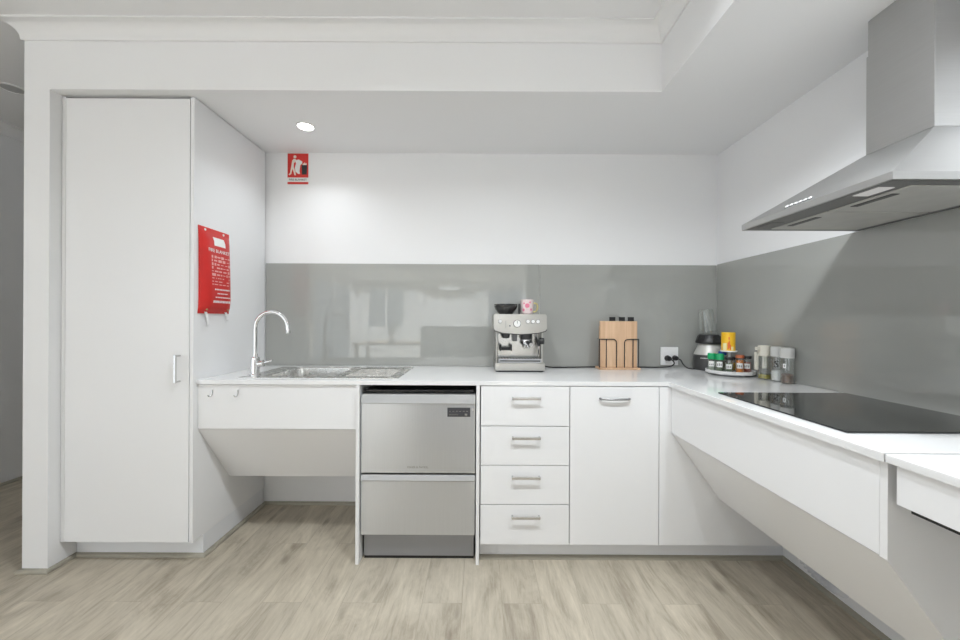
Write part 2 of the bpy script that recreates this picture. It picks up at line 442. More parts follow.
# left wall of the room: openings for the rear sliding door and the added one
ys = [YREAR, -8.1, -5.7, -5.45, -2.3, 2.0]
b = B(); cells(b, ys, [0, .02, 2.22, ZM], lambda i, j: not (i in (1, 3) and j == 1), XH - .1, XH, 'X')
struct(build('wall_hall', b, M['wall']))
wins = [(-3.33, -2.21), (.20, 1.30)]
b = B(); cells(b, [XH, wins[0][0], wins[0][1], wins[1][0], wins[1][1], XR], [0, 1.01, 2.2, ZM], lambda i, j: not (i in (1, 3) and j == 1), YREAR - .1, YREAR, 'Y')
struct(build('wall_rear', b, M['wall']))

def frame_bars(b, axis, c, u0, u1, z0, z1, w, d, mids):
    def bar(a0, a1, q0, q1):
        if axis == 'Y': box(b, a0, a1, c - d / 2, c + d / 2, q0, q1, .003)
        else: box(b, c - d / 2, c + d / 2, a0, a1, q0, q1, .003)
    bar(u0, u1, z0, z0 + w); bar(u0, u1, z1 - w, z1); bar(u0, u0 + w, z0 + w, z1 - w); bar(u1 - w, u1, z0 + w, z1 - w)
    for m in mids: bar(m - w / 2, m + w / 2, z0 + w, z1 - w)
for k, (a, c) in enumerate(wins):
    w = bpy.data.objects.new('window_%d' % (k + 1), None); COL.objects.link(w); w.location = ((a + c) / 2, YREAR - .05, 1.01); struct(w)
    b = B(); frame_bars(b, 'Y', YREAR - .04, a, c, 1.01, 2.2, .05, .06, [(a + c) / 2]); build('window_frame', b, M['white'], w)
    bx('pane', M['blind'], w, a + .05, c - .05, YREAR - .06, YREAR - .05, 1.06, 2.15, 0)
for k, (a, c) in enumerate([(-8.1, -5.7), (-5.45, -2.3)]):
    w = bpy.data.objects.new('door_%d' % (k + 1), None); COL.objects.link(w); w.location = (XH - .05, (a + c) / 2, .02); struct(w)
    n = 2 if k == 0 else 3
    b = B(); frame_bars(b, 'X', XH - .04, a, c, .02, 2.22, .06, .06, [a + (c - a) * q / n for q in range(1, n)]); build('door_frame', b, M['white'], w)
    bx('pane', M['added_door'] if k == 1 else M['blind'], w, XH - .06, XH - .05, a + .06, c - .06, .08, 2.16, 0)  # the nearer door's pane is an added light source, out of view

# coved cornice, mitred round the nib and the bulkhead
def cornice(path, name, side=1):
    prof = [(0, -.075), (.009, -.075), (.011, -.069)]
    cx_, cz_, rr = .064, -.069, .0555
    for k in range(0, 11):
        a = R(180 - 9 * k); prof.append((cx_ + (cx_ - .011) * math.cos(a), cz_ + (.0605) * math.sin(a)))
    prof += [(.071, -.0085), (.071, 0.0), (0, 0)]
    P = [Vector((x, y)) for x, y in path]; t = bmesh.new(); rings = []
    for i, p in enumerate(P):
        d0 = (P[i] - P[i - 1]).normalized() if i > 0 else None
        d1 = (P[i + 1] - P[i]).normalized() if i < len(P) - 1 else None
        n0 = Vector((d0.y, -d0.x)) if d0 is not None else None; n1 = Vector((d1.y, -d1.x)) if d1 is not None else None
        if n0 is None: n = n1
        elif n1 is None: n = n0
        else: n = (n0 + n1) / (1 + n0.dot(n1))
        rings.append([t.verts.new((p.x + n.x * o * side, p.y + n.y * o * side, ZM + z)) for o, z in prof])
    m_ = len(prof)
    for A, C in zip(rings, rings[1:]):
        for i in range(m_):
            j = (i + 1) % m_; t.faces.new((A[i], A[j], C[j], C[i]))
    t.faces.new(rings[0]); t.faces.new(list(reversed(rings[-1])))
    bmesh.ops.recalc_face_normals(t, faces=list(t.faces))
    bb = B(); merge(bb, t); return struct(build(name, bb, M['cornice'], sharp=25))
cornice([(-2.29, 1.99), (-2.29, YB), (XB, YB), (XB, -3.99)], 'trim_1')
cornice([(XH, -5.19), (XH, 1.99)], 'trim_2')

# beige quad moulding along floor
def quad(path, name, s=.018):
    P = [Vector((x, y)) for x, y in path]; prof = [(0, 0), (s, 0), (s, .006), (s * .86, s * .66), (s * .5, s * .95), (0, s * 1.05)]
    t = bmesh.new(); rings = []
    for i, p in enumerate(P):
        d0 = (P[i] - P[i - 1]).normalized() if i > 0 else None
        d1 = (P[i + 1] - P[i]).normalized() if i < len(P) - 1 else None
        n0 = Vector((d0.y, -d0.x)) if d0 is not None else None; n1 = Vector((d1.y, -d1.x)) if d1 is not None else None
        n = n1 if n0 is None else n0 if n1 is None else (n0 + n1) / (1 + n0.dot(n1))
        rings.append([t.verts.new((p.x + n.x * o, p.y + n.y * o, z)) for o, z in prof])
    m_ = len(prof)
    for A, C in zip(rings, rings[1:]):
        for i in range(m_):
            j = (i + 1) % m_; t.faces.new((A[i], A[j], C[j], C[i]))
    t.faces.new(rings[0]); t.faces.new(list(reversed(rings[-1])))
    bmesh.ops.recalc_face_normals(t, faces=list(t.faces))
    bb = B(); merge(bb, t); return struct(build(name, bb, M['quad']))
YK = -.580                    # kickboard face
quad([(-2.29, 1.9), (-2.29, YB), (XL, YB), (XL, YK), (-1.478, YK), (-1.478, -.0), (-.644, 0)], 'baseboard_left')
quad([(.004, YK), (XR, YK), (XR, -2.4)], 'baseboard_right')
quad([(XH, YREAR + .02), (XH, -8.12)], 'baseboard_rear')
quad([(XH, -2.28), (XH, 1.98)], 'baseboard_hall')

# ------------------------------------------------------------------ splashback glass
o = bx('splashback_panel', M['splash'], None, -1.474, .409, -.007, -.001, BT + .001, 1.658, .0008)
tag(o, 'long grey glass splashback panel behind the sink and the coffee machine', 'splashback')
o = bx('splashback_panel', M['splash'], None, .411, 1.626, -.007, -.001, BT + .001, 1.658, .0008)
tag(o, 'grey glass splashback panel behind the knife block and power outlet', 'splashback')
o = bx('splashback_panel', M['splash'], None, 1.627, 1.633, -2.35, -.008, BT + .001, 1.664, .0008)
tag(o, 'grey glass splashback panel on right wall behind the cooktop', 'splashback')

# ------------------------------------------------------------------ pantry
t = thing('pantry_cabinet', 'tall white one-door pantry cabinet at the left end of the kitchen', 'cabinet', (-1.81, -.33, 0))
b = B(); box(b, -2.160, -2.141, -.660, -.012, .118, 2.417, .001); box(b, -1.496, -1.478, -.660, -.012, .118, 2.417, .001)
box(b, -2.141, -1.496, -.63, -.012, .118, .136); box(b, -2.141, -1.496, -.63, -.012, 2.399, 2.417); box(b, -2.141, -1.496, -.03, -.012, .136, 2.399)
build('body', b, M['lam'], t)
d = bx('door', M['lam'], t, -2.138, -1.499, -.662, -.643, .121, 2.408, .0015)
b = B(); zc = 1.018
tube(b, [(-1.545, -.661, zc + .066), (-1.545, -.692, zc + .066)], .0045, 10); tube(b, [(-1.545, -.661, zc - .066), (-1.545, -.692, zc - .066)], .0045, 10)
box(b, -1.551, -1.539, -.699, -.689, zc - .072, zc + .072, .002)
h = build('handle', b, M['nickel'], d); h['label'] = 'vertical satin metal pull handle'
bx('kickboard', M['kick'], t, -2.160, -1.480, YK, -.02, .0, .117, .001)

# ------------------------------------------------------------------ sink bench cabinet (knee space below)
t = thing('sink_cabinet', 'white open-kneed cabinet under the sink with deep front panel and sloping underside', 'cabinet', (-1.06, -.3, .34))
bx('fascia', M['lam'], t, -1.4768, -.646, -.628, -.610, .698, .931, .0012)
b = B(); prism(b, [(-.626, .696), (-.372, .346), (-.356, .356), (-.606, .696)], -1.4768, -.646, 'X'); build('sloping_panel', b, M['lam'], t)
b = B(); box(b, -1.4768, -.646, -.354, -.012, .346, .362, .001); build('underside_panel', b, M['lam'], t)

# dishwasher side panels
for x0, lab in ((-.643, 'narrow white end panel standing left of the dishwasher'), (-.017, 'narrow white end panel standing between dishwasher and drawers')):
    o = bx('end_panel', M['lam_edge'], None, x0, x0 + .018, -.646, -.012, 0, BB - .001, .0015); tag(o, lab, 'panel')

# ------------------------------------------------------------------ dishwasher
t = thing('dishwasher', 'stainless steel two-drawer dishwasher between white end panels', 'dishwasher', (-.32, -.32, 0))
X0, X1 = -.619, -.022
b = B(); box(b, X0 + .004, X1 - .004, -.585, -.03, .02, .888, .003); build('body', b, M['charcoal'], t)
bx('gap_shade', M['black'], t, X0 + .01, X1 - .01, -.60, -.2, .889, .902, .003)  # black slab standing in for the dark gap under the worktop
for nm, z0, z1, lip in (('upper', .472, .886, .052), ('lower', .148, .464, .034)):
    d = bx('drawer_front', M['steel_v'], t, X0, X1, -.632, -.588, z0, z1 - lip, .003)
    b = B(); prism(b, [(-.588, z1 - lip + .001), (-.638, z1 - lip + .001), (-.640, z1 - lip + .006), (-.630, z1 - .002), (-.627, z1), (-.588, z1)], X0, X1, 'X')
    l_ = build('handle_lip', b, M['steel_lip'], d); l_['label'] = 'brighter angled steel grip along the top edge'
    if nm == 'upper':
        c = bx('display', M['display'], d, -.168, -.048, -.6335, -.6315, .768, .816, .0005)
        b = B()
        for k in range(6): box(b, -.160 + k * .018, -.150 + k * .018, -.6340, -.6335, .796, .7985)
        box(b, -.160, -.11, -.6340, -.6335, .778, .780); box(b, -.078, -.064, -.6340, -.6335, .775, .785)
        merge_me = build('display_marks', b, M['nickel'], d)
        b = B(); text_bm(b, 'FISHER & PAYKEL', .0145, FRONT(-.322, -.6328, .503)); build('lettering', b, M['greyprint'], d)
        b = B(); cyl(b, (-.035, -.632, .806), (-.035, -.636, .806), .006, seg=16); build('button', b, M['nickel_bright'], d)
bx('kick_panel', M['dwkick'], t, X0 + .006, X1 - .006, -.592, -.586, .016, .144, .001)
bx('foot_strip', M['black'], t, X0 + .006, X1 - .006, -.588, -.03, .0, .016, .001)

# ------------------------------------------------------------------ drawers, cupboard, corner
def bar_handle(parent, xc, z, mat, y=-.6385, w=.148, name='handle'):
    b = B(); y1 = y - .024
    for s in (-1, 1):
        box(b, xc + s * (w / 2 - .005) - .0045, xc + s * (w / 2 - .005) + .0045, y1, y - .0003, z - .0045, z + .0045, .0015)
    box(b, xc - w / 2, xc + w / 2, y1 - .005, y1 + .001, z - .0075, z + .0075, .002)
    return build(name, b, mat, parent)
YF = -.638
t = thing('drawer_cabinet', 'white cabinet of four stacked drawers right of the dishwasher', 'cabinet', (.238, -.3, .10))
b = B(); box(b, .006, .468, -.615, -.012, .104, .931, .001); build('body', b, M['lam'], t)
for z0, z1, hz in ((.724, .930, .871), (.519, .720, .666), (.315, .515, .461), (.105, .311, .256)):
    d = bx('drawer', M['lam'], t, .007, .469, YF, YF + .018, z0, z1, .0015)
    bar_handle(d, .242, hz, M['nickel'])
t = thing('base_cupboard', 'white single-door base cupboard between the drawers and the corner', 'cabinet', (.704, -.3, .10))
b = B(); box(b, .472, .936, -.615, -.012, .104, .931, .001); build('body', b, M['lam'], t)
d = bx('door', M['lam'], t, .473, .936, YF, YF + .018, .105, .930, .0015)
b = B(); xc, hz = .704, .868
pts = [(xc - .076, YF - .0005, hz), (xc - .075, YF - .010, hz), (xc - .068, YF - .017, hz)] + [(xc - .06 + .12 * k / 8, YF - .017 - .002 * math.sin(math.pi * k / 8), hz) for k in range(9)] + [(xc + .068, YF - .017, hz), (xc + .075, YF - .010, hz), (xc + .076, YF - .0005, hz)]
tube(b, pts, .0058, 10); h = build('handle', b, M['darknickel'], d); h['label'] = 'darker bowed metal pull handle'
t = thing('corner_cabinet', 'plain white blind corner cabinet panel beneath the right-hand worktop corner', 'cabinet', (1.28, -.3, .10))
bx('panel', M['lam'], t, .939, 1.632, YF, YF + .018, .105, .930, .001)
b = B(); box(b, .939, 1.628, -.612, -.012, .105, .931, .001); build('body', b, M['lam'], t)
o = bx('kickboard', M['kick'], None, .003, 1.632, YK, YK + .016, 0, .102, .001)
tag(o, 'long low white kickboard under the drawers and corner cupboards', 'kickboard')

# ------------------------------------------------------------------ cooktop bench cabinet on the right
t = thing('cooktop_cabinet', 'white knee-space cabinet under the cooktop with deep front panel and sloping underside', 'cabinet', (1.3, -1.15, .34))
bx('fascia', M['lam'], t, 1.000, 1.018, -1.671, YF - .001, .693, .931, .0012)
b = B(); prism(b, [(1.002, .691), (1.254, .345), (1.270, .355), (1.022, .691)], -1.671, YF - .001, 'Y'); build('sloping_panel', b, M['lam'], t)
bx('underside_panel', M['lam'], t, 1.272, 1.632, -1.671, YF - .001, .345, .361, .001)
b = B(); prism(b, [(1.000, .932), (1.000, .691), (1.254, .343), (1.632, .343), (1.632, .932)], -1.690, -1.672, 'Y'); build('end_panel', b, M['lam_edge'], t)

# ------------------------------------------------------------------ worktops
SX0, SX1, SY0, SY1 = -1.205, -.795, -.545, -.135          # hole for sink bowl
b = B()
xs_ = [-1.476, SX0, SX1, .985, XR - .001]; ys_ = [-1.694, -.640, SY0, SY1, -.0008]
cells(b, xs_, ys_, lambda i, j: (i == 3 if j == 0 else not (i == 1 and j == 2)), BB, BT, 'Z')
bmesh.ops.bevel(b, geom=[e for e in b.edges if e.is_manifold and e.calc_face_angle(0) > .5 and abs(e.verts[0].co.z - e.verts[1].co.z) < 1e-4 and e.verts[0].co.z > BB + .01], offset=.0025, segments=2, profile=.5, affect='EDGES')
o = build('worktop', b, M['stone']); tag(o, 'glossy white stone L-shaped worktop running from pantry to cooktop', 'worktop')
o = bx('worktop', M['stone'], None, .985, XR - .001, -2.35, -1.697, BB, BT - .001, .0025); tag(o, 'white worktop section over the shallow drawer at right edge', 'worktop')
t = thing('bench_drawer', 'shallow white drawer hanging under the near right worktop', 'drawer', (1.2, -2.0, .83))
bx('front', M['lam'], t, .995, 1.013, -2.34, -1.714, .840, .932, .0015)
bx('drawer_box', M['lam_edge'], t, 1.014, 1.55, -2.33, -1.722, .846, .932, .001)
bx('under_strip', M['black'], t, 1.006, 1.55, -2.33, -1.735, .829, .839, .001)  # black strip along the underside of the drawer

# ------------------------------------------------------------------ sink
def rrect(cx, cy, hx, hy, r, n=5):
    out = []
    for sx, sy, a0 in ((1, 1, 0), (-1, 1, 90), (-1, -1, 180), (1, -1, 270)):
        for k in range(n + 1):
            a = R(a0 + 90 * k / n); out.append((cx + sx * (hx - r) + r * math.cos(a), cy + sy * (hy - r) + r * math.sin(a)))
    return out
def loft(bm, loops, cap_last=True, cap_first=False):
    tt = bmesh.new(); rs = [[tt.verts.new(p) for p in lp] for lp in loops]
    for A, C in zip(rs, rs[1:]):
        n = len(A)
        for i in range(n): j = (i + 1) % n; tt.faces.new((A[i], A[j], C[j], C[i]))
    if cap_last: tt.faces.new(rs[-1])
    if cap_first: tt.faces.new(list(reversed(rs[0])))
    bmesh.ops.recalc_face_normals(tt, faces=list(tt.faces)); merge(bm, tt)
t = thing('kitchen_sink', 'stainless steel sink with bowl on left and drainer on right', 'sink', (-.87, -.34, BT))
KX0, KX1, KY0, KY1 = -1.302, -.440, -.580, -.100
zt = BT + .004
b = B()
# top deck around the bowl and the drainer
cells(b, [KX0, -1.190, -.810, -.770, -.475, KX1], [KY0, -.530, -.150, KY1], lambda i, j: not (j == 1 and i in (1, 3)), BT + .0004, zt, 'Z')
bmesh.ops.bevel(b, geom=[e for e in b.edges if e.is_manifold and e.calc_face_angle(0) > .5 and e.verts[0].co.z > BT + .003 and e.verts[1].co.z > BT + .003], offset=.002, segments=2, profile=.5, affect='EDGES')
build('deck', b, M['sinksteel'], t)
b = B()
def lp(cx, cy, hx, hy, r, z): return [(x, y, z) for x, y in rrect(cx, cy, hx, hy, r)]
loft(b, [lp(-1.0, -.34, .1905, .1905, .004, zt), lp(-1.0, -.34, .188, .188, .045, zt - .006), lp(-1.0, -.34, .184, .184, .05, zt - .06), lp(-1.0, -.34, .176, .176, .055, zt - .150), lp(-1.0, -.34, .150, .150, .06, zt - .168), lp(-1.0, -.34, .04, .04, .035, zt - .172)])
cyl(b, (-1.0, -.34, zt - .1715), (-1.0, -.34, zt - .168), .045, seg=24)
build('bowl', b, M['sinksteel'], t)
b = B()
loft(b, [lp(-.6225, -.34, .1478, .1905, .004, zt), lp(-.6225, -.34, .142, .184, .03, zt - .0035)])
for k in range(7):
    y = -.475 + k * .045; tube(b, [(-.755, y, zt - .0035), (-.50, y, zt - .0035)], .0035, 8)
build('drainer', b, M['sinksteel'], t)
# tap
t = thing('kitchen_tap', 'chrome gooseneck mixer tap standing on the left edge of sink', 'tap', (-1.262, -.485, zt))
tx, ty = -1.262, -.485
b = B(); lathe(b, [(.030, zt), (.030, zt + .006), (.024, zt + .010), (.0235, zt + .085), (.021, zt + .098), (.013, zt + .104), (.013, zt + .12)], tx, ty, 28); build('body', b, M['chrome'], t)
b = B(); Rr, zc = .091, 1.224
pts = [(tx, ty, zt + .118), (tx, ty, 1.12), (tx, ty, 1.18)] + [(tx + Rr - Rr * math.cos(R(a)), ty + .0, zc + Rr * math.sin(R(a))) for a in range(0, 181, 10)] + [(tx + 2 * Rr + .003, ty, zc - .016)]
tube(b, pts, .0105, 14); sp = build('spout', b, M['chrome'], t)
b = B(); cyl(b, (tx + 2 * Rr + .0032, ty, zc - .012), (tx + 2 * Rr + .004, ty, zc - .030), .0125, .0125, 18, .002); build('aerator', b, M['nickel'], sp)
b = B(); cyl(b, (tx + .018, ty, zt + .062), (tx + .048, ty, zt + .066), .019, .019, 20, .003); cyl(b, (tx + .046, ty, zt + .068), (tx + .098, ty - .004, zt + .082), .007, .0055, 14, .002)
build('lever', b, M['chrome'], t)

# hooks on the sink fascia
def make_hook(x, lab):
    t = thing('wall_hook', lab, 'hook', (x, -.628, .885), 'small adhesive hooks on the sink cabinet front')
    b = B(); z = .886
    box(b, x - .005, x + .007, -.6300, -.6284, z - .006, z + .022, .0008); build('backplate', b, M['nickel_bright'], t)
    b = B(); tube(b, smooth_path([(x + .003, -.6315, z + .018), (x + .003, -.633, z), (x + .002, -.637, z - .013), (x - .004, -.645, z - .016), (x - .008, -.648, z - .008)], 5), .0028, 8)
    build('hook', b, M['nickel'], t); return t
hk = make_hook(-1.402, 'small metal hook on sink cabinet front, the one nearer the pantry')
dup(hk, hk.location + Vector((.134, 0, 0)), 'small metal hook on sink cabinet front, the one farther from pantry')

# ------------------------------------------------------------------ fire blanket pouch on the pantry side
t = thing('fire_blanket', 'red fire blanket pouch with white print hanging on the pantry side', 'fire blanket', (-1.478, -.503, 1.30))
xp = -1.4775; y0, y1 = -.634, -.390
b = B()
prof = [(1.767, .003, 0), (1.750, .005, 0), (1.738, .008, .002), (1.70, .022, .004), (1.62, .030, .005), (1.50, .034, .006), (1.38, .036, .006), (1.335, .030, .004), (1.318, .010, .001), (1.303, .005, 0)]
loops = []
for z, th, ins in prof:
    ya, yb = y0 + ins, y1 - ins
    n = 8; front = []
    for k in range(n + 1):
        f = k / n; e = min(1, min(f, 1 - f) / .14); bulge = th * (0.35 + .65 * math.sin(e * math.pi / 2))
        front.append((xp + .001 + bulge, ya + (yb - ya) * f, z))
    loops.append([(xp + .0006, ya, z)] + front + [(xp + .0006, yb, z)])
loft(b, loops, True, True); p = build('pouch', b, M['red'], t, sharp=50)
def pouch_x(z):
    for (za, ta, _), (zb, tb, _) in zip(prof, prof[1:]):
        if za >= z >= zb: return xp + .001 + ta + (tb - ta) * (za - z) / (za - zb)
    return xp
b = B()
def pmark(bm, ya, yb, za, zb, lift=.0008):
    """a print patch following the front of the pouch"""
    tt = bmesh.new(); n = max(1, int((zb - za) / .02)); r = []
    for k in range(n + 1):
        z = za + (zb - za) * k / n; r.append((tt.verts.new((pouch_x(z) + lift, ya, z)), tt.verts.new((pouch_x(z) + lift, yb, z))))
    for (a, c), (e, f) in zip(r, r[1:]): tt.faces.new((a, c, f, e))
    merge(bm, tt)
pmark(b, -.545, -.455, 1.675, 1.722); build('paper_label', b, M['paper'], p)
b = B(); text_bm(b, 'FIRE BLANKET', .0265, SIDE(pouch_x(1.645) + .0020, -.512, 1.645) @ Matrix.Rotation(R(-4), 4, 'X')); build('lettering', b, M['paper'], p)
b = B(); random.seed(3)
for z in (1.612, 1.592, 1.572, 1.553, 1.534, 1.515, 1.496, 1.478, 1.462):
    y = -.575
    while y < -.440:
        w = random.uniform(.006, .03); hh = random.choice([.004, .008, .014]) if z > 1.5 else .005
        if random.random() < .93: pmark(b, y, min(y + w, -.428), z - hh / 2, z + hh / 2)
        y += w + random.uniform(.004, .011)
build('instruction_print', b, M['pinkprint'], p)
b = B()
for z, ya, yb, hh in ((1.435, -.555, -.435, .008), (1.413, -.535, -.45, .006), (1.392, -.55, -.43, .006), (1.368, -.565, -.425, .013)):
    y = ya
    while y < yb:
        w = random.uniform(.005, .012); pmark(b, y, min(y + w, yb), z - hh / 2, z + hh / 2); y += w + .003
build('print_lines', b, M['paper'], p)
for y in (-.59, -.445):
    b = B(); cyl(b, (xp + .004, y, 1.752), (xp + .0085, y, 1.752), .0065, seg=14); build('eyelet', b, M['paper'], t)
for y in (-.595, -.425):
    b = B(); cyl(b, (xp + .019, y, 1.325), (xp + .024, y, 1.325), .005, seg=12); build('stud', b, M['gold'], t)
for y, L_ in ((-.588, .075), (-.43, .045)):
    b = B()
    pts = [(xp + .010, y, 1.312), (xp + .020, y + .003, 1.306 - L_ * .4), (xp + .024, y, 1.306 - L_ * .8), (xp + .020, y - .004, 1.306 - L_)]
    pp = smooth_path(pts, 5); tt = bmesh.new(); r = []
    for q in pp: r.append([tt.verts.new(q + Vector((dx, dy, 0))) for dx, dy in ((-.001, -.009), (.001, -.009), (.001, .009), (-.001, .009))])
    for A, C in zip(r, r[1:]):
        for i in range(4): j = (i + 1) % 4; tt.faces.new((A[i], A[j], C[j], C[i]))
    tt.faces.new(r[0]); tt.faces.new(list(reversed(r[-1]))); bmesh.ops.recalc_face_normals(tt, faces=list(tt.faces)); merge(b, tt)
    build('pull_tape', b, M['white'], t)

# ------------------------------------------------------------------ fire blanket sign on the back wall
t = thing('safety_sign', 'red and white fire blanket location sign high on the back wall', 'sign', (-1.258, -.001, 2.204))
sx0, sx1, sz0, sz1 = -1.330, -1.187, 2.204, 2.415
bx('backing', M['paper'], t, sx0 - .002, sx1 + .002, -.0030, -.0008, sz0 - .002, sz1 + .002, .0005)
ys0 = -.0036
bx('red_field', M['redflat'], t, sx0, sx1, ys0, -.003, 2.250, sz1, 0)
bx('red_strip', M['redflat'], t, sx0, sx1, ys0, -.003, sz0, 2.219, 0)
def sx(u): return sx0 + (sx1 - sx0) * u / 260.0
def sz(v): return sz1 - (v / 390.0) * (sz1 - sz0)
def spoly(bm, pts, y=ys0): prism(bm, [(sx(u), sz(v)) for u, v in pts], y - .0006, y, 'Y')
def sdisc(bm, u, v, r, y=ys0): spoly(bm, [(u + r * math.cos(2 * math.pi * k / 18), v + r * math.sin(2 * math.pi * k / 18)) for k in range(18)], y)
b = B(); sdisc(b, 92, 42, 19)
spoly(b, [(58, 88), (78, 66), (104, 72), (112, 92), (80, 120), (76, 180), (44, 180)])
spoly(b, [(44, 176), (66, 180), (46, 262), (20, 276), (12, 264), (30, 252)])
spoly(b, [(58, 178), (80, 176), (104, 262), (106, 276), (86, 276), (78, 240)])
build('figure', b, M['skin'], t)
b = B(); spoly(b, [(96, 88), (140, 76), (186, 104), (180, 130), (158, 150), (150, 230), (158, 258), (136, 262), (100, 232), (92, 180), (106, 130)], ys0 - .0006); build('blanket', b, M['paper'], t)
b = B(); spoly(b, [(176, 146), (246, 146), (240, 268), (180, 268)]); build('bin', b, M['signblack'], t)
b = B(); spoly(b, [(186, 146), (196, 122), (204, 132), (214, 108), (224, 130), (236, 118), (238, 146)]); build('flame', b, M['skin'], t)
b = B(); text_bm(b, 'FIRE BLANKET', .0195, FRONT((sx0 + sx1) / 2, -.0034, 2.2345)); build('lettering', b, M['signblack'], t)

# ------------------------------------------------------------------ downlights
def downlight(x, y, z, label, lit, dia=.088, watts=0, group=None, spread=150):
    t = thing('downlight', label, 'ceiling light', (x, y, z), group); r = dia / 2
    b = B(); lathe(b, [(r * 1.22, z - .0005), (r * 1.22, z - .004), (r * 1.02, z - .006), (r, z - .003), (r, z - .0005)], x, y, 32, cap=False); build('trim_ring', b, M['white'], t)
    b = B(); cyl(b, (x, y, z - .0008), (x, y, z - .0028), r * .99, seg=32); build('lens', b, M['lampglow'] if lit else M['lensoff'], t)
    if watts:
        ld = bpy.data.lights.new('downlight_lamp', 'AREA'); ld.shape = 'DISK'; ld.size = dia; ld.energy = watts; ld.color = (.905, .958, 1.0); ld.spread = R(spread)
        lo = bpy.data.objects.new('downlight_lamp', ld); COL.objects.link(lo); lo.parent = t; lo.location = (0, 0, -.008)
    return t
downlight(-1.042, -.362, ZC, 'glowing round recessed downlight in the low ceiling above the sink', True, .088, LAMP_KITCHEN, None, 125)
downlight(-2.99, -.195, ZM, 'unlit recessed round downlight in the hall ceiling at far left', False, .11)
for k, (x, y) in enumerate([(-2.08, -6.4), (.30, -6.4), (-3.1, -8.12), (-2.0, -8.12), (-.9, -8.12), (.2, -8.12), (1.2, -8.12), (-3.3, -7.0)]):  # first pair shows in the splashback; the rest are added wall washers
    downlight(x, y, 2.44, 'lit living room ceiling downlight, one of a reflected pair and added wall washers', True, .09, LAMP_MAIN, 'living room downlights', 120)

for k, (x, y) in enumerate([(-.30, -1.70), (.36, -1.75)]):  # unseen pair added to light floor and worktops from above
    downlight(x, y, ZM, 'added unseen downlight in the raised ceiling, lighting the kitchen from above', True, .09, ADDED_LAMP_FRONT, 'added raised ceiling downlights')
downlight(1.02, -1.60, ZC, 'added unseen downlight in the low ceiling, brightening the right wall', True, .088, ADDED_LAMP_RIGHT)  # added out of view to lift the right wall

# ------------------------------------------------------------------ cooktop
t = thing('cooktop', 'black glass cooktop let into the right-hand worktop', 'cooktop', (1.33, -1.24, BT))
b = B(); box(b, 1.050, 1.612, -1.535, -.945, BT + .0004, BT + .006, .002); g = build('glass', b, M['hob'], t)

# ------------------------------------------------------------------ range hood
t = thing('range_hood', 'stainless steel pyramid range hood with chimney on the right wall', 'range hood', (1.38, -1.277, 1.67))
hx, hy0, hy1, hz0, hz1 = 1.130, -1.578, -.975, 1.667, 1.690
dx0, dy0, dy1, dz = 1.472, -1.387, -1.167, 1.912
xw = XR - .002
b = B()
v = [(hx, hy0, hz1), (xw, hy0, hz1), (xw, hy1, hz1), (hx, hy1, hz1)]
u = [(dx0, dy0, dz), (xw, dy0, dz), (xw, dy1, dz), (dx0, dy1, dz)]
tt = bmesh.new(); V1 = [tt.verts.new(p) for p in v]; U1 = [tt.verts.new(p) for p in u]
V0 = [tt.verts.new((p[0], p[1], hz0)) for p in v]
lipw = .010
I0 = [tt.verts.new(p) for p in ((hx + lipw, hy0 + lipw, hz0), (xw - .002, hy0 + lipw, hz0), (xw - .002, hy1 - lipw, hz0), (hx + lipw, hy1 - lipw, hz0))]
I1 = [tt.verts.new((p.co.x, p.co.y, hz0 + .004)) for p in I0]
for A, C in ((V1, U1), (V0, V1), (I0, V0), (I1, I0)):
    for i in range(4): j = (i + 1) % 4; tt.faces.new((A[i], A[j], C[j], C[i]))
tt.faces.new(U1); tt.faces.new(list(reversed(I1)))
bmesh.ops.recalc_face_normals(tt, faces=list(tt.faces))
bmesh.ops.bevel(tt, geom=[e for e in tt.edges if e.is_manifold and e.calc_face_angle(0) > .3], offset=.0018, segments=2, profile=.5, affect='EDGES')
merge(b, tt); can = build('canopy', b, M['steel_hood'], t)
zu = hz0 + .0037
bx('underside', M['hoodunder'], t, hx + .012, xw - .004, hy0 + .012, hy1 - .012, zu - .0035, zu - .0002, .0005)
fy = (hy0 + hy1) / 2
for a, c in ((hy0 + .042, fy - .003), (fy + .003, hy1 - .042)):
    f = bx('grease_filter', M['filter'], t, hx + .096, xw - .045, a, c, zu - .0080, zu - .0036, .002)
    m = (a + c) / 2
    h = bx('filter_handle', M['charcoal'], f, hx + .112, hx + .136, m - .065, m + .065, zu - .0098, zu - .0081, .0008)
bx('lamp', M['lampdim'], t, hx + .026, hx + .074, hy0 + .062, hy0 + .140, zu - .0055, zu - .0037, .0005)
bx('lamp', M['hoodunder'], t, hx + .026, hx + .074, hy1 - .140, hy1 - .062, zu - .0055, zu - .0037, .0005)
b = B(); box(b, dx0, xw, dy0, dy1, dz + .0005, 2.285, .0015); ch = build('chimney', b, M['steel_hood'], t)
b = B(); box(b, dx0 + .003, xw, dy0 + .003, dy1 - .003, 2.2855, ZC - .001, .0015); build('upper_chimney', b, M['steel_hood'], t)
nrm = Vector((-(dz - hz1), 0, (dx0 - hx))).normalized()
for k in range(6):
    y = -1.293 + k * .020; c = Vector((hx + .022, y, hz1 + .022 * (dz - hz1) / (dx0 - hx)))
    b = B(); cyl(b, c, c + nrm * .0012, .0085, seg=16); bt = build('button', b, M['charcoal'], t)
    b = B(); cyl(b, c + nrm * .0013, c + nrm * .006, .0062, seg=16, bev=.001); build('button_cap', b, M['white'], bt)

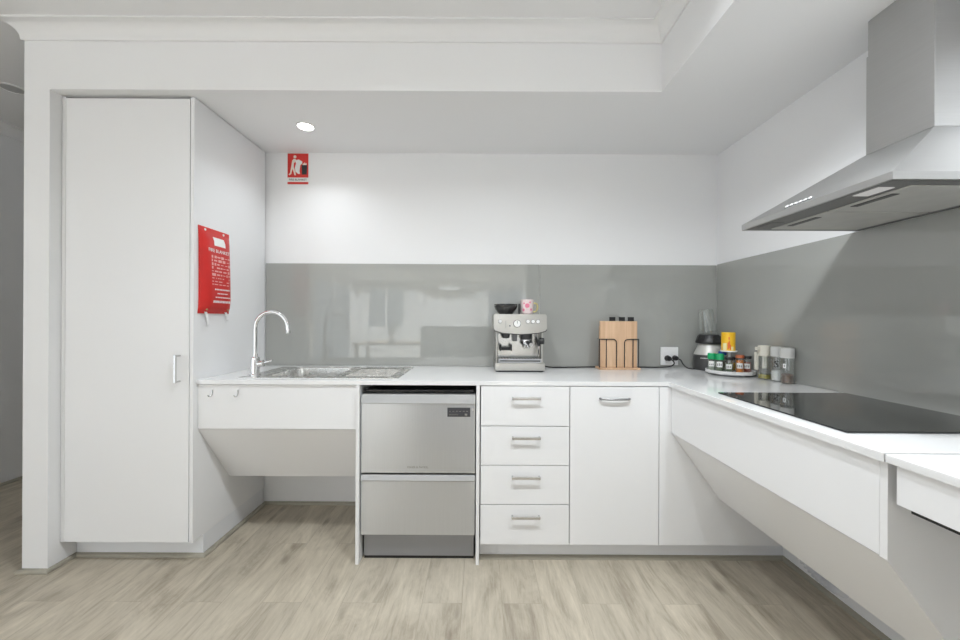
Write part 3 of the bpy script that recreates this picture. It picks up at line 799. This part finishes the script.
# ------------------------------------------------------------------ drain hose under the cooktop bench
b = B()
pp = smooth_path([(1.46, -.74, .335), (1.51, -.76, .21), (1.555, -.81, .125), (1.565, -.89, .095), (1.555, -.98, .112), (1.51, -1.05, .17), (1.46, -1.08, .335)], 18)
tube(b, pp, .017, 12, [(.0185 if (i // 2) % 2 else .0125) for i in range(len(pp))])
o = build('drain_hose', b, M['hose']); tag(o, 'grey corrugated hose drooping beneath the cooktop cabinet near floor', 'hose')

# ------------------------------------------------------------------ coffee machine
t = coffee = thing('coffee_machine', 'stainless steel espresso machine on worktop right of the sink', 'coffee machine', (.246, -.16, BT))
cx0, cx1, cyf, cyb = .088, .404, -.292, -.03
z = BT
b = B()
box(b, cx0 + .012, cx1 - .012, cyf + .12, cyb, z + .055, z + .30, .004)
box(b, cx0 + .012, cx0 + .022, cyf + .035, cyf + .13, z + .055, z + .24, .002); box(b, cx1 - .022, cx1 - .012, cyf + .035, cyf + .13, z + .055, z + .24, .002)
build('housing', b, M['steel_h'], t)
bx('splash_plate', M['midsteel'], t, cx0 + .026, cx1 - .026, cyf + .113, cyf + .1195, z + .060, z + .235, .001)
bx('base', M['steel_h'], t, cx0 + .004, cx1 - .004, cyf, cyb, z + .008, z + .056, .006)
b = B()
for x in (cx0 + .03, cx1 - .03):
    for y in (cyf + .03, cyb - .03): cyl(b, (x, y, z), (x, y, z + .009), .016, seg=16)
box(b, cx0 + .012, cx1 - .012, cyf + .008, cyb - .02, z + .003, z + .0085)
build('feet', b, M['black'], t)
b = B(); prism(b, [(cx0 - .004 + .008, z + .356), (cx1 - .004, z + .356), (cx1 + .004, z + .346), (cx1 + .005, z + .262), (cx1 - .004, z + .252), (cx1 - .05, z + .240), (cx0 + .16, z + .232), (cx0 + .05, z + .240), (cx0 + .002, z + .255), (cx0 - .004, z + .265), (cx0 - .003, z + .346)], cyf - .006, cyb, 'Y')
hd = build('control_head', b, M['steel_h'], t)
b = B(); tube(b, [(cx0 - .004, cyf - .0066, z + .263), (cx0 + .002, cyf - .0066, z + .254), (cx0 + .05, cyf - .0066, z + .239), (cx0 + .16, cyf - .0066, z + .231), (cx1 - .05, cyf - .0066, z + .239), (cx1 - .004, cyf - .0066, z + .251), (cx1 + .005, cyf - .0066, z + .262)], .0026, 6); build('trim_line', b, M['charcoal'], hd)
def knob(x, zz, r, mat, name, dpt=.006, parent=hd):
    b = B(); cyl(b, (x, cyf - .0062, zz), (x, cyf - .0062 - dpt, zz), r, r * .94, 24, .001); return build(name, b, mat, parent)
for x, r in ((cx0 + .035, .0105), (cx0 + .205, .0115), (cx0 + .236, .0115), (cx0 + .266, .0115)):
    knob(x, z + .311, r + .002, M['charcoal'], 'button_ring', .003); knob(x, z + .311, r, M['white'], 'button', .006)
knob(cx0 + .094, z + .284, .009, M['nickel'], 'grind_dial', .012); knob(cx0 + .094, z + .284, .005, M['black'], 'button', .013)
knob(cx0 + .139, z + .298, .024, M['charcoal'], 'gauge_ring', .005); g = knob(cx0 + .139, z + .298, .0215, M['paper'], 'gauge', .0065)
b = B(); box(b, cx0 + .138, cx0 + .1405, cyf - .0138, cyf - .0130, z + .298, z + .315); build('gauge_needle', b, M['black'], g)
b = B(); box(b, cx0 + .068, cx0 + .071, cyf - .0068, cyf - .006, z + .270, z + .315); build('scale_mark', b, M['greyprint'], hd)
# hopper on top
b = B(); lathe(b, [(.040, z + .3565), (.046, z + .360), (.068, z + .390), (.074, z + .404), (.074, z + .412), (.0, z + .414)], cx0 + .078, -.17, 32); hp = build('bean_hopper', b, M['smoke'], t)
b = B(); lathe(b, [(.075, z + .4142), (.075, z + .420), (.067, z + .423), (0, z + .424)], cx0 + .078, -.17, 32); build('lid', b, M['blackgloss'], hp)
bx('tamper_holder', M['black'], t, cx0 + .156, cx0 + .170, -.20, -.17, z + .3565, z + .424, .004)
# left: grinder outlet and cradle
b = B(); cyl(b, (cx0 + .075, cyf + .075, z + .235), (cx0 + .075, cyf + .075, z + .205), .030, .022, 24, .003); build('grinder_outlet', b, M['charcoal'], t)
b = B(); box(b, cx0 + .040, cx0 + .108, cyf + .06, cyf + .112, z + .128, z + .150, .005); box(b, cx0 + .036, cx0 + .046, cyf + .03, cyf + .112, z + .128, z + .168, .003); box(b, cx0 + .102, cx0 + .112, cyf + .03, cyf + .112, z + .128, z + .168, .003)
build('grinder_cradle', b, M['black'], t)
# centre: group head with portafilter
gx = cx0 + .205
b = B(); cyl(b, (gx, cyf + .065, z + .238), (gx, cyf + .065, z + .200), .037, .036, 28, .003); build('group_head', b, M['charcoal'], t)
b = B(); lathe(b, [(.034, z + .199), (.036, z + .195), (.036, z + .178), (.028, z + .165), (.012, z + .160)], gx, cyf + .065, 28); pf = build('portafilter', b, M['chrome'], t)
b = B(); cyl(b, (gx, cyf + .030, z + .183), (gx + .012, cyf - .055, z + .173), .010, .0145, 18, .003); build('handle', b, M['black'], pf)
b = B(); cyl(b, (gx + .0122, cyf - .0553, z + .173), (gx + .0128, cyf - .059, z + .1725), .0125, .012, 18, .001); build('handle_cap', b, M['chrome'], pf)
b = B(); cyl(b, (gx - .008, cyf + .065, z + .162), (gx - .014, cyf + .060, z + .142), .006, .005, 12); cyl(b, (gx + .008, cyf + .065, z + .162), (gx + .014, cyf + .060, z + .142), .006, .005, 12); build('spouts', b, M['chrome'], pf)
bx('water_outlet', M['greymid'], t, cx0 + .118, cx0 + .148, cyf + .075, cyf + .112, z + .185, z + .232, .004)
# right: steam wand
b = B(); wx = cx1 - .045
tube(b, smooth_path([(wx, cyf + .06, z + .238), (wx + .004, cyf + .045, z + .20), (wx + .008, cyf + .03, z + .15), (wx + .002, cyf + .012, z + .095)], 6), .0045, 10); sw = build('steam_wand', b, M['chrome'], t)
b = B(); tube(b, [(wx + .004, cyf + .044, z + .197), (wx + .008, cyf + .03, z + .158)], .0095, 12); build('grip', b, M['black'], sw)
b = B(); cyl(b, (cx1 - .034, cyf + .030, z + .190), (cx1 - .006, cyf + .022, z + .190), .021, .019, 20, .003); build('steam_dial', b, M['black'], t)
# drip tray
dt = bx('drip_tray', M['steel_lip'], t, cx0 + .026, cx1 - .026, cyf - .002, cyf + .11, z + .0565, z + .082, .004)
b = B()
for k in range(13): box(b, cx0 + .045 + k * .0180, cx0 + .053 + k * .0180, cyf + .008, cyf + .10, z + .0822, z + .0836)
build('grille', b, M['charcoal'], dt)
bx('tray_slot', M['black'], dt, cx0 + .034, cx1 - .034, cyf - .0032, cyf - .0022, z + .066, z + .073, .0003)

# cup on the machine
mx_, my_ = cx0 + .214, -.18; mz = BT + .3566
t = thing('cup', 'small pink flowered china cup sitting on top of coffee machine', 'cup', (mx_, my_, mz))
b = B(); lathe(b, [(.030, mz), (.036, mz + .006), (.040, mz + .03), (.042, mz + .094), (.039, mz + .094), (.037, mz + .03), (.0, mz + .012)], mx_, my_, 28); c = build('body', b, M['mug'], t)
b = B(); random.seed(11)
for a, zz, r in ((-95, .055, .015), (-60, .030, .008), (-130, .028, .009), (-70, .076, .007), (-125, .070, .006)):
    q = Vector((math.cos(R(a)), math.sin(R(a)), 0)); p0 = Vector((mx_, my_, mz + zz)) + q * .0405
    cyl(b, p0, p0 + q * .0015, r, r * .8, 10)
build('flower', b, M['pink'], c)
b = B(); tube(b, smooth_path([(mx_ + .038, my_, mz + .072), (mx_ + .060, my_ - .003, mz + .068), (mx_ + .066, my_ - .004, mz + .044), (mx_ + .056, my_ - .003, mz + .020), (mx_ + .037, my_, mz + .016)], 6), .0055, 10); build('handle', b, M['gold'], t)

# ------------------------------------------------------------------ knife block
t = thing('knife_block', 'light beech knife block with black wire rails beside the power outlet', 'knife block', (.9, -.11, BT))
kx0, kx1, kyf, kyb = .780, 1.030, -.150, -.055
bx('base', M['beech'], t, kx0 - .002, kx1 + .012, kyf - .012, kyb, BT, BT + .014, .003)
bx('board', M['beech'], t, kx0 + .004, kx1 - .004, kyf + .006, kyf + .030, BT + .0145, BT + .316, .004)
bx('back_block', M['beech'], t, kx0 + .02, kx1 - .02, kyb - .060, kyb - .005, BT + .0145, BT + .285, .004)
yr = kyf - .001
def rail(x_out, x_in):
    b = B(); s = 1 if x_in > x_out else -1; zt_ = BT + .198
    pts = [(x_out, yr + .05, zt_), (x_out, yr + .004, zt_), (x_out + s * .006, yr, zt_)] + [(x_in - s * .022, yr, zt_)] + [(x_in - s * .022 + s * .022 * math.sin(R(a)), yr, zt_ - .022 + .022 * math.cos(R(a))) for a in (30, 60, 90)] + [(x_in, yr, BT + .014)]
    tube(b, pts, .0030, 8); xm = x_out + (x_in - x_out) * .40
    tube(b, [(xm, yr, zt_), (xm, yr, BT + .014)], .0030, 8)
    tube(b, [(x_out, yr + .002, zt_), (x_out, yr + .002, BT + .014)], .0034, 8)
    build('wire_rail', b, M['black'], t)
rail(kx0 - .002, kx0 + .108); rail(kx1 + .002, kx1 - .090)
for x, lab in ((.872, 'black knife handle showing above the knife block, the left one'), (.935, 'black knife handle showing above the knife block, the middle one'), (.994, 'black knife handle showing above the knife block, the right one')):
    k = thing('knife', lab, 'knife', (x, kyb - .080 + .009, BT + .20), 'knives in the block')
    yk = kyf + .033
    b = B(); box(b, x - .021, x + .021, yk, yk + .0004 + .0022, BT + .02, BT + .285); build('blade', b, M['nickel_bright'], k)
    b = B(); box(b, x - .020, x + .020, yk - .001, yk + .0032, BT + .2855, BT + .343, .0012); build('handle', b, M['black'], k)

# ------------------------------------------------------------------ power outlet and cords
t = thing('power_outlet', 'white double power outlet on the grey splashback', 'power outlet', (1.300, -.007, .975))
bx('plate', M['white'], t, 1.240, 1.360, -.0165, -.0072, .972, 1.096, .003)
for x in (1.272, 1.328):
    sw = bx('switch', M['white'], t, x - .009, x + .009, -.0185, -.0168, 1.052, 1.074, .0006)
b = B(); tube(b, smooth_path([(1.283, -.052, 1.018), (1.300, -.066, 1.006), (1.308, -.060, .984), (1.28, -.050, .966), (1.20, -.044, .9605), (1.10, -.038, .9602), (.90, -.034, .9602), (.75, -.040, .9602), (.55, -.075, .9602), (.47, -.080, .962), (.42, -.070, .972), (.405, -.06, .985)], 8), .0042, 10); pc = build('power_cord', b, M['cord'], coffee)
b = B(); cyl(b, (1.283, -.0170, 1.020), (1.283, -.052, 1.018), .021, .016, 18, .004); build('plug', b, M['black'], pc)
# ------------------------------------------------------------------ blender
bxc, byc = 1.508, -.118
t = thing('blender', 'personal blender with clear upturned cup in worktop corner', 'blender', (bxc, byc, BT))
b = B(); lathe(b, [(.088, BT), (.092, BT + .006), (.090, BT + .095), (.088, BT + .100)], bxc, byc, 40); base = build('base', b, M['charcoal'], t)
b = B(); lathe(b, [(.0885, BT + .1005), (.086, BT + .108), (.062, BT + .165), (.060, BT + .170)], bxc, byc, 40); build('collar', b, M['collar'], t)
b = B()
for k in range(8):
    a = R(-150 + k * 4.6); q = Vector((math.cos(a), math.sin(a), 0)); p0 = Vector((bxc, byc, BT + .080)) + q * .0895
    cyl(b, p0, p0 + q * .002, .0028, seg=8)
build('print_marks', b, M['paper'], base)
b = B(); lathe(b, [(.060, BT + .1705), (.077, BT + .174), (.078, BT + .186), (.068, BT + .205), (.060, BT + .226), (.056, BT + .230)], bxc, byc, 32)
for k in range(10):
    a = 2 * math.pi * k / 10; cyl(b, (bxc + .074 * math.cos(a), byc + .074 * math.sin(a), BT + .178), (bxc + .060 * math.cos(a), byc + .060 * math.sin(a), BT + .222), .006, .005, 8)
build('blade_holder', b, M['black'], t)
b = B(); tiltm = Matrix.Translation((0, 0, BT + .2305)) @ Matrix.Rotation(R(-9), 4, 'Y') @ Matrix.Translation((0, 0, .009))
lathe(b, [(.053, 0), (.053, .02), (.049, .09), (.043, .150), (.037, .160), (0, .161), (0, .158), (.035, .157), (.041, .148), (.0465, .09), (.0505, .02), (.0505, 0)], bxc, byc, 32, tiltm, cap=False); build('cup', b, M['glass'], t)
b = B(); tube(b, smooth_path([(1.333, -.048, 1.022), (1.352, -.062, 1.012), (1.362, -.075, .985), (1.375, -.095, .966), (1.395, -.112, .9605), (1.417, -.116, .9605)], 8), .0042, 10); pc = build('power_cord', b, M['cord'], t)
b = B(); cyl(b, (1.333, -.0170, 1.022), (1.333, -.048, 1.022), .019, .015, 18, .004); build('plug', b, M['black'], pc)

# ------------------------------------------------------------------ spice turntable
tcx, tcy, tr = 1.493, -.352, .127
t = thing('turntable', 'white two-tier turntable holding spice jars in worktop corner', 'turntable', (tcx, tcy, BT))
b = B(); lathe(b, [(.075, BT), (.080, BT + .004), (.080, BT + .010), (tr - .006, BT + .010), (tr, BT + .014), (tr, BT + .030), (tr - .003, BT + .031), (tr - .005, BT + .016), (0, BT + .0155)], tcx, tcy, 56); build('tray', b, M['white'], t)
b = B(); cyl(b, (tcx + .004, tcy + .01, BT + .0158), (tcx + .004, tcy + .01, BT + .136), .007, seg=14); build('post', b, M['white'], t)
b = B(); lathe(b, [(.040, BT + .136), (.044, BT + .138), (.044, BT + .145), (.041, BT + .143), (0, BT + .143)], tcx, tcy + .01, 40); build('upper_tier', b, M['white'], t)
# tin
tz = BT + .1435; tx_, ty_ = tcx - .004, tcy + .01
t = thing('tin', 'yellow canister with orange print on the upper turntable tier', 'tin', (tx_, ty_, tz))
b = B(); lathe(b, [(.036, tz), (.0365, tz + .002), (.0365, tz + .106), (.035, tz + .109), (0, tz + .109)], tx_, ty_, 32); bd = build('body', b, M['yellow'], t)
def wrap(bm, cx, cy, r, a0, a1, z0, z1, n=8):
    tt = bmesh.new(); rs = []
    for k in range(n + 1):
        a = R(a0 + (a1 - a0) * k / n); rs.append((tt.verts.new((cx + r * math.cos(a), cy + r * math.sin(a), z0)), tt.verts.new((cx + r * math.cos(a), cy + r * math.sin(a), z1))))
    for (p, q), (s_, w) in zip(rs, rs[1:]): tt.faces.new((p, s_, w, q))
    bmesh.ops.recalc_face_normals(tt, faces=list(tt.faces)); merge(bm, tt)
# the side turned to the room is around -125 degrees
b = B()
for a, z0, z1 in ((-128, .010, .050), (-120, .018, .058), (-112, .008, .036), (-122, .066, .082)): wrap(b, tx_, ty_, .0370, a, a + 10, tz + z0, tz + z1, 3)
build('print', b, M['orangeprint'], bd)
b = B(); wrap(b, tx_, ty_, .0369, -170, -136, tz + .004, tz + .045); wrap(b, tx_, ty_, .0369, -100, -80, tz + .004, tz + .025); build('pale_print', b, M['paleyellow'], bd)

def spice_jar(x, y, z, r, h, capm, fillm, label, labelm=None, cap_h=.022, name='spice_jar', group='spice jars on the turntable', fill=.85):
    t = thing(name, label, 'jar', (x, y, z), group)
    zb = z + h - cap_h
    b = B(); lathe(b, [(r * .92, z + .0003), (r, z + .004), (r, zb - .008), (r * .82, zb - .001), (r * .82, zb), (r * .76, zb), (r * .76, zb - .003), (r * .93, zb - .010), (r * .93, z + .005), (0, z + .0045)], x, y, 24, cap=False); g = build('glass', b, M['glass'], t)
    b = B(); top = z + .005 + (zb - z - .016) * fill; lathe(b, [(0, z + .0052), (r * .915, z + .0056), (r * .915, top), (0, top + .001)], x, y, 20); build('contents', b, fillm, t)
    b = B(); lathe(b, [(r * .98, zb + .0005), (r * 1.0, zb + .002), (r * 1.0, z + h - .003), (r * .94, z + h), (0, z + h)], x, y, 24); build('lid', b, capm, t)
    if labelm:
        b = B(); wrap(b, x, y, r + .0006, -165, -85, z + h * .26, z + h * .56, 8); build('paper_label', b, labelm, g)
        b = B(); random.seed(int(x * 1000))
        for k in range(3):
            a = -155 + k * 22; wrap(b, x, y, r + .0012, a, a + 13, z + h * .33, z + h * (.40 + .1 * random.random()), 3)
        build('label_marks', b, M['greyprint'], g)
    return t
zj = BT + .0161
spice_jar(1.421, -.292, zj, .0225, .107, M['green'], M['herbpale'], 'spice jar with green lid at left edge of the turntable', M['paper'], .036)
spice_jar(1.444, -.333, zj, .0225, .107, M['green'], M['herb'], 'second green-lidded spice jar from left on the turntable', M['paper'], .036)
spice_jar(1.502, -.268, zj, .0225, .116, M['blue'], M['herbpale'], 'spice jar with blue lid behind the green-lidded jars', None)
spice_jar(1.472, -.376, zj, .0215, .090, M['black'], M['herb'], 'black-lidded jar of green herbs beside the green-lidded jars', M['paper'], .016)
spice_jar(1.546, -.306, zj, .019, .085, M['black'], M['yellowspice'], 'narrow jar of yellow spice behind the orange jar', None, .016)
spice_jar(1.527, -.388, zj, .0225, .105, M['copper'], M['orange'], 'jar of bright orange spice with rust-coloured lid', M['paper'], .018, fill=.98)
spice_jar(1.578, -.376, zj, .0225, .098, M['black'], M['redspice'], 'jar of red-brown spice with black lid at turntable right', M['paper'], .016)

# ------------------------------------------------------------------ oil jug, salt and pepper jars
jx, jy = 1.572, -.521
t = thing('oil_jug', 'glass oil jug with cream lid and handle right of the turntable', 'jug', (jx, jy, BT))
b = B(); r = .030
lathe(b, [(r * .95, BT + .0003), (r, BT + .004), (r, BT + .125), (r * .96, BT + .128), (r * .92, BT + .128), (r * .93, BT + .006), (0, BT + .005)], jx, jy, 28, cap=False); build('glass', b, M['glass'], t)
b = B(); lathe(b, [(0, BT + .0056), (r * .915, BT + .006), (r * .915, BT + .028), (0, BT + .0285)], jx, jy, 24); build('oil', b, M['oil'], t)
b = B(); lathe(b, [(r * 1.04, BT + .1285), (r * 1.05, BT + .131), (r * 1.05, BT + .180), (r * .95, BT + .186), (0, BT + .187)], jx, jy, 28)
box(b, jx - .048, jx - .020, jy - .010, jy + .010, BT + .160, BT + .178, .004); build('lid', b, M['cream'], t)
b = B(); box(b, jx - .052, jx - .037, jy - .009, jy + .009, BT + .052, BT + .150, .004); box(b, jx - .050, jx - .026, jy - .009, jy + .009, BT + .132, BT + .150, .004); build('handle', b, M['cream'], t)
b = B(); cyl(b, (jx + .004, jy, BT + .127), (jx + .004, jy, BT + .060), .014, seg=16); build('inner_tube', b, M['cream'], t)
def canister(x, y, lab, fillm, fill):
    t = thing('seasoning_jar', lab, 'jar', (x, y, BT), 'seasoning jars against the splashback'); r = .0285; h = .184; z = BT
    b = B(); lathe(b, [(r * .94, z + .0003), (r, z + .004), (r, z + .132), (r * .93, z + .132), (r * .93, z + .006), (0, z + .005)], x, y, 28, cap=False); g = build('glass', b, M['glass'], t)
    b = B(); lathe(b, [(0, z + .0056), (r * .915, z + .006), (r * .915, z + fill), (0, z + fill + .006)], x, y, 24); build('contents', b, fillm, t)
    b = B(); lathe(b, [(r * 1.05, z + .1325), (r * 1.06, z + .136), (r * 1.06, z + h - .004), (r, z + h), (0, z + h)], x, y, 28); build('lid', b, M['lidgrey'], t)
    return t, g
ROOM = R(-128)
def face_at(x, y, z, r, a):
    q = Vector((math.cos(R(a)), math.sin(R(a)), 0)); return Matrix.Translation(Vector((x, y, z)) + q * r) @ Matrix.Rotation(R(a + 90), 4, 'Z') @ Matrix.Rotation(R(90), 4, 'X')
t, g = canister(1.588, -.592, 'tall glass jar of salt marked S with pale lid', M['salt'], .055)
b = B(); text_bm(b, 'S', .050, face_at(1.588, -.592, BT + .092, .0292, -136)); build('lettering', b, M['signblack'], g)
t, g = canister(1.576, -.672, 'tall glass jar of peppercorns with pale lid, nearest the cooktop', M['pepper'], .048)
b = B(); wrap(b, 1.576, -.672, .0292, -165, -138, BT + .082, BT + .104, 6); tg = build('paper_label', b, M['paper'], g)
b = B(); wrap(b, 1.576, -.672, .0297, -156, -147, BT + .088, BT + .098, 3); build('label_mark', b, M['greyprint'], tg)

# ------------------------------------------------------------------ living room seen only as reflection
t = thing('sofa', 'grey high-backed sofa in the living room behind the camera', 'sofa', (-.35, -3.9, 0))
bx('backrest', M['sofa'], t, -.95, .25, -3.62, -3.42, .08, 1.17, .05)
bx('seat', M['sofa'], t, -.93, .23, -4.3, -3.63, .08, .44, .05)
for x in (-.94, .10): bx('armrest', M['sofa'], t, x, x + .14, -4.3, -3.63, .445, .62, .03)
for x in (-.88, .18):
    for y in (-4.22, -3.52):
        b = B(); cyl(b, (x, y, 0), (x, y, .09), .018, .024, 12); build('leg', b, M['darkwood'], t)
t = thing('dining_table', 'wooden dining table in the living room behind the camera', 'table', (-2.1, -6.2, 0))
bx('tabletop', M['darkwood'], t, -2.8, -1.2, -6.7, -5.7, .71, .75, .005)
for x in (-2.72, -1.28):
    for y in (-6.62, -5.78): bx('leg', M['darkwood'], t, x - .035, x + .035, y - .035, y + .035, 0, .709, .003)
t = thing('vase', 'white vase of leaves on the dining table behind camera', 'vase', (-2.05, -6.2, .75))
b = B(); lathe(b, [(.04, .7505), (.07, .80), (.075, .85), (.04, .93), (.045, .95)], -2.05, -6.2, 24); build('body', b, M['white'], t)
b = B(); random.seed(5)
for k in range(14):
    a = random.uniform(0, 6.28); s = random.uniform(.05, .16); tube(b, [(-2.05, -6.2, .94), (-2.05 + s * math.cos(a), -6.2 + s * math.sin(a), 1.05 + random.uniform(0, .14))], .006, 6, [.004, .016])
build('leaves', b, M['leaf'], t)
t = thing('air_conditioner', 'white split air conditioner high on the living room rear wall', 'air conditioner', (-1.0, YREAR + .1, 2.13))
bx('casing', M['white'], t, -1.5, -.5, YREAR + .001, YREAR + .22, 2.13, 2.42, .03)
bx('louvre', M['greymid'], t, -1.45, -.55, YREAR + .12, YREAR + .20, 2.122, 2.129, .001)
